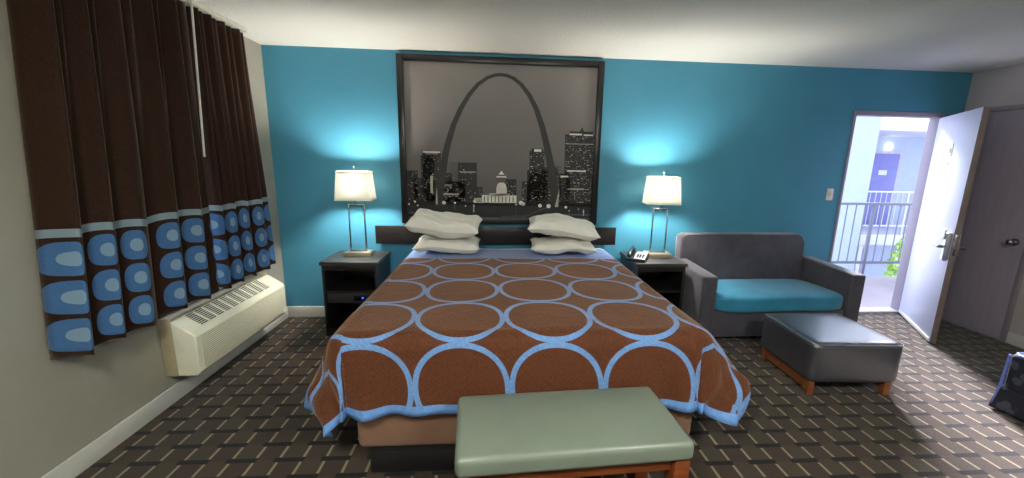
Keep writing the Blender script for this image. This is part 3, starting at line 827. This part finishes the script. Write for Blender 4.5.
# ------------------------------------------------------------------ outside
M_deck = mat('lilac_grey_concrete', (150, 138, 144), .8, var=.1, vs=3, bump=(40, .2))
M_conc = mat('pale_concrete', (206, 204, 210), .8, var=.05)
M_sid = mat('pale_blue_stucco', (164, 174, 196), .8, var=.04)
M_pur = mat('violet_blue_door_paint', (112, 112, 172), .5, var=.05)
M_rail = mat('grey_metal_rail', (104, 104, 118), .45, .3, var=.05)
M_wht = mat('white_exterior_paint', (196, 196, 206), .6, var=.03)
struct(MB().box(XL-1, 12, D+TB, 5.16, -.2, -.005).build('trim_5', M_deck))
def railing(label, x0, x1, y, z0, m, step=.125):
    t = thing('railing', label, 'railing', ((x0+x1)/2, y, z0)); L_ = (x1-x0)/2
    MB().box(-L_, L_, -.02, .02, 1.025, 1.06, .004).build('top_rail', m, t)
    MB().box(-L_, L_, -.016, .016, .20, .235, .004).build('bottom_rail', m, t)
    pts = []
    n = int(2*L_/step)
    for i in range(n+1):
        x = -L_ + i*step
        if i % 10 == 0: pts.append(MB().box(x-.018, x+.018, -.018, .018, 0, 1.03, .003).build('post', m, t))
        elif i == 1: b0 = MB().box(x-.0055, x+.0055, -.0055, .0055, .235, 1.025).build('baluster', m, t); xb = x
        else:
            c = b0.copy(); COL.objects.link(c); c.parent = t; c.location.x = x - xb
    return t
railing('grey metal balcony railing just outside the doorway', 3.9, 8.2, 5.13, 0, M_rail, .13)
bd = thing('motel_wing', 'pale blue two storey motel wing across the courtyard with violet doors', 'building', (10.5, 10.4, 0))
ox, oy = 10.5, 10.4
wl = MB(); wl.box(8.2-ox, 16-ox, 0, .2, -3.2, 2.38); wl.box(5.5-ox, 8.55-ox, -1.75, .2, -3.2, 3.6, mi=0); wl.build('wall', M_sid, bd)
MB().box(8.2-ox, 16-ox, -1.42, 0, -.32, -.06, .01).build('walkway_slab', M_wht, bd)
MB().box(8.2-ox, 16-ox, -1.6, .5, 2.38, 2.56, .01).build('roof_soffit', M_wht, bd)
def bdoor(x0, x1, z0, z1):
    o = MB().box(x0-ox, x1-ox, -.04, 0, z0, z1, .005).build('door', M_pur, bd)
    MB().box((x0+x1)/2-ox-.12, (x0+x1)/2-ox+.12, -.05, -.04, z0+1.42, z0+1.55).build('door_sign', M_wht, o)
    f = MB(); f.box(x0-.08-ox, x0-ox, -.03, 0, z0, z1+.07); f.box(x1-ox, x1+.08-ox, -.03, 0, z0, z1+.07); f.box(x0-ox, x1-ox, -.03, 0, z1, z1+.07); f.build('door_frame', mat('pale_pink_frame', (176, 166, 176), .6), o)
bdoor(10.12, 10.98, -.06, 1.93); bdoor(9.65, 10.45, -3.0, -.7); bdoor(12.3, 13.2, -.06, 1.93)
mb = MB(); mb.ball((10.62-ox, -.02, 2.12), .10, (1, .6, 1)); mb.build('wall_light', emit('outdoor_lamp_glow', (255, 255, 255), 6), bd)
for px in (9.0, 10.0, 12.1): MB().box(px-ox-.05, px-ox+.05, -1.38, -1.28, -3.2, -.32).build('column', M_wht, bd)
railing('pale railing along the upper walkway of the motel wing across the courtyard', 8.6, 13.8, 9.05, -.06, M_wht, .14)
pl = MB().box(7.62, 7.86, 8.635, 8.65, 1.50, 1.60, .003).build('wall_sign', mat('dark_sign_face', (120, 124, 140), .5))
tag(pl, 'small dark sign on the pale blue wall seen at the left of the doorway', 'sign')
# courtyard ground and a shrub tree
struct(MB().box(-6, 30, D+TB, 26, -3.3, -3.2).build('trim_6', M_conc))
tr = thing('tree', 'bright green tree in the courtyard seen low at the right of the doorway', 'tree', (9.1, 7.6, -3.4))
MB().cyl((0, 0, 0), (.05, 0, 2.0), .07, .04).build('trunk', mat('tree_bark', (100, 84, 70), .9), tr)
g = G('bright_green_leaves'); g.l(g.mix(g.ramp(g.noise(9), .3, .7), srgb(128, 168, 60), srgb(176, 204, 96)), g.p.inputs['Base Color']); g.p.inputs['Roughness'].default_value = .6
mb = MB(); rd = random.Random(9)
for i in range(1500):
    a = rd.uniform(0, 2*PI); zz = rd.uniform(-1, 1); rr = rd.uniform(.5, 1)**.5
    p = Vector((math.cos(a)*math.sqrt(1-zz*zz)*.62*rr, math.sin(a)*math.sqrt(1-zz*zz)*.62*rr, 2.75 + zz*1.0*rr))
    e1 = Vector((rd.uniform(-1, 1), rd.uniform(-1, 1), rd.uniform(-1, 1))).normalized(); e2 = e1.cross(Vector((rd.uniform(-1, 1), rd.uniform(-1, 1), .3))).normalized()
    mb.poly([p-e1*.07, p+e2*.03, p+e1*.07, p-e2*.03])
fo = mb.build('foliage', g.m, tr, recalc=False); fo['kind'] = 'stuff'

# ------------------------------------------------------------------ world, camera, view
wld = bpy.data.worlds.new('sky'); sc.world = wld; wld.use_nodes = True
bg = wld.node_tree.nodes['Background']; bg.inputs[0].default_value = (.70, .80, 1.0, 1); bg.inputs[1].default_value = 2.1
S = bpy.data.lights.new('hazy_sun', 'SUN'); S.energy = 17; S.angle = R(15); S.color = (.93, .90, 1.0)
so_ = bpy.data.objects.new('hazy_sun', S); COL.objects.link(so_)
so_.rotation_euler = Vector((.425*.86, .905*.86, .51)).to_track_quat('Z', 'Y').to_euler()

f_, p_, yw, rl, h_, cx_, cy_ = 399.95, .1945, .0735, .0200, 1.5042, 523.18, 241.27
Fv = Vector((math.sin(yw)*math.cos(p_), math.cos(yw)*math.cos(p_), -math.sin(p_)))
R0 = Vector((math.cos(yw), -math.sin(yw), 0)); U0 = R0.cross(Fv)
Rv = math.cos(rl)*R0 + math.sin(rl)*U0; Uv = -math.sin(rl)*R0 + math.cos(rl)*U0
cam = bpy.data.cameras.new('camera'); co = bpy.data.objects.new('camera', cam); COL.objects.link(co)
cam.sensor_fit = 'HORIZONTAL'; cam.sensor_width = 36; cam.lens = f_/1024*36
cam.shift_x = -(cx_-512)/1024; cam.shift_y = (cy_-239)/1024; cam.clip_start = .02; cam.clip_end = 200
M3 = Matrix((Rv, Uv, -Fv)).transposed().to_4x4(); M3.translation = Vector((0, 0, h_)); co.matrix_world = M3
sc.camera = co
sc.view_settings.view_transform = 'Standard'; sc.view_settings.look = 'None'; sc.view_settings.gamma = 1
sc.view_settings.use_curve_mapping = False; sc.view_settings.exposure = 0.63
sc.cycles.use_denoising = True
sc.cycles.max_bounces = 10; sc.cycles.diffuse_bounces = 6; sc.cycles.transmission_bounces = 8
sc.cycles.sample_clamp_indirect = 6
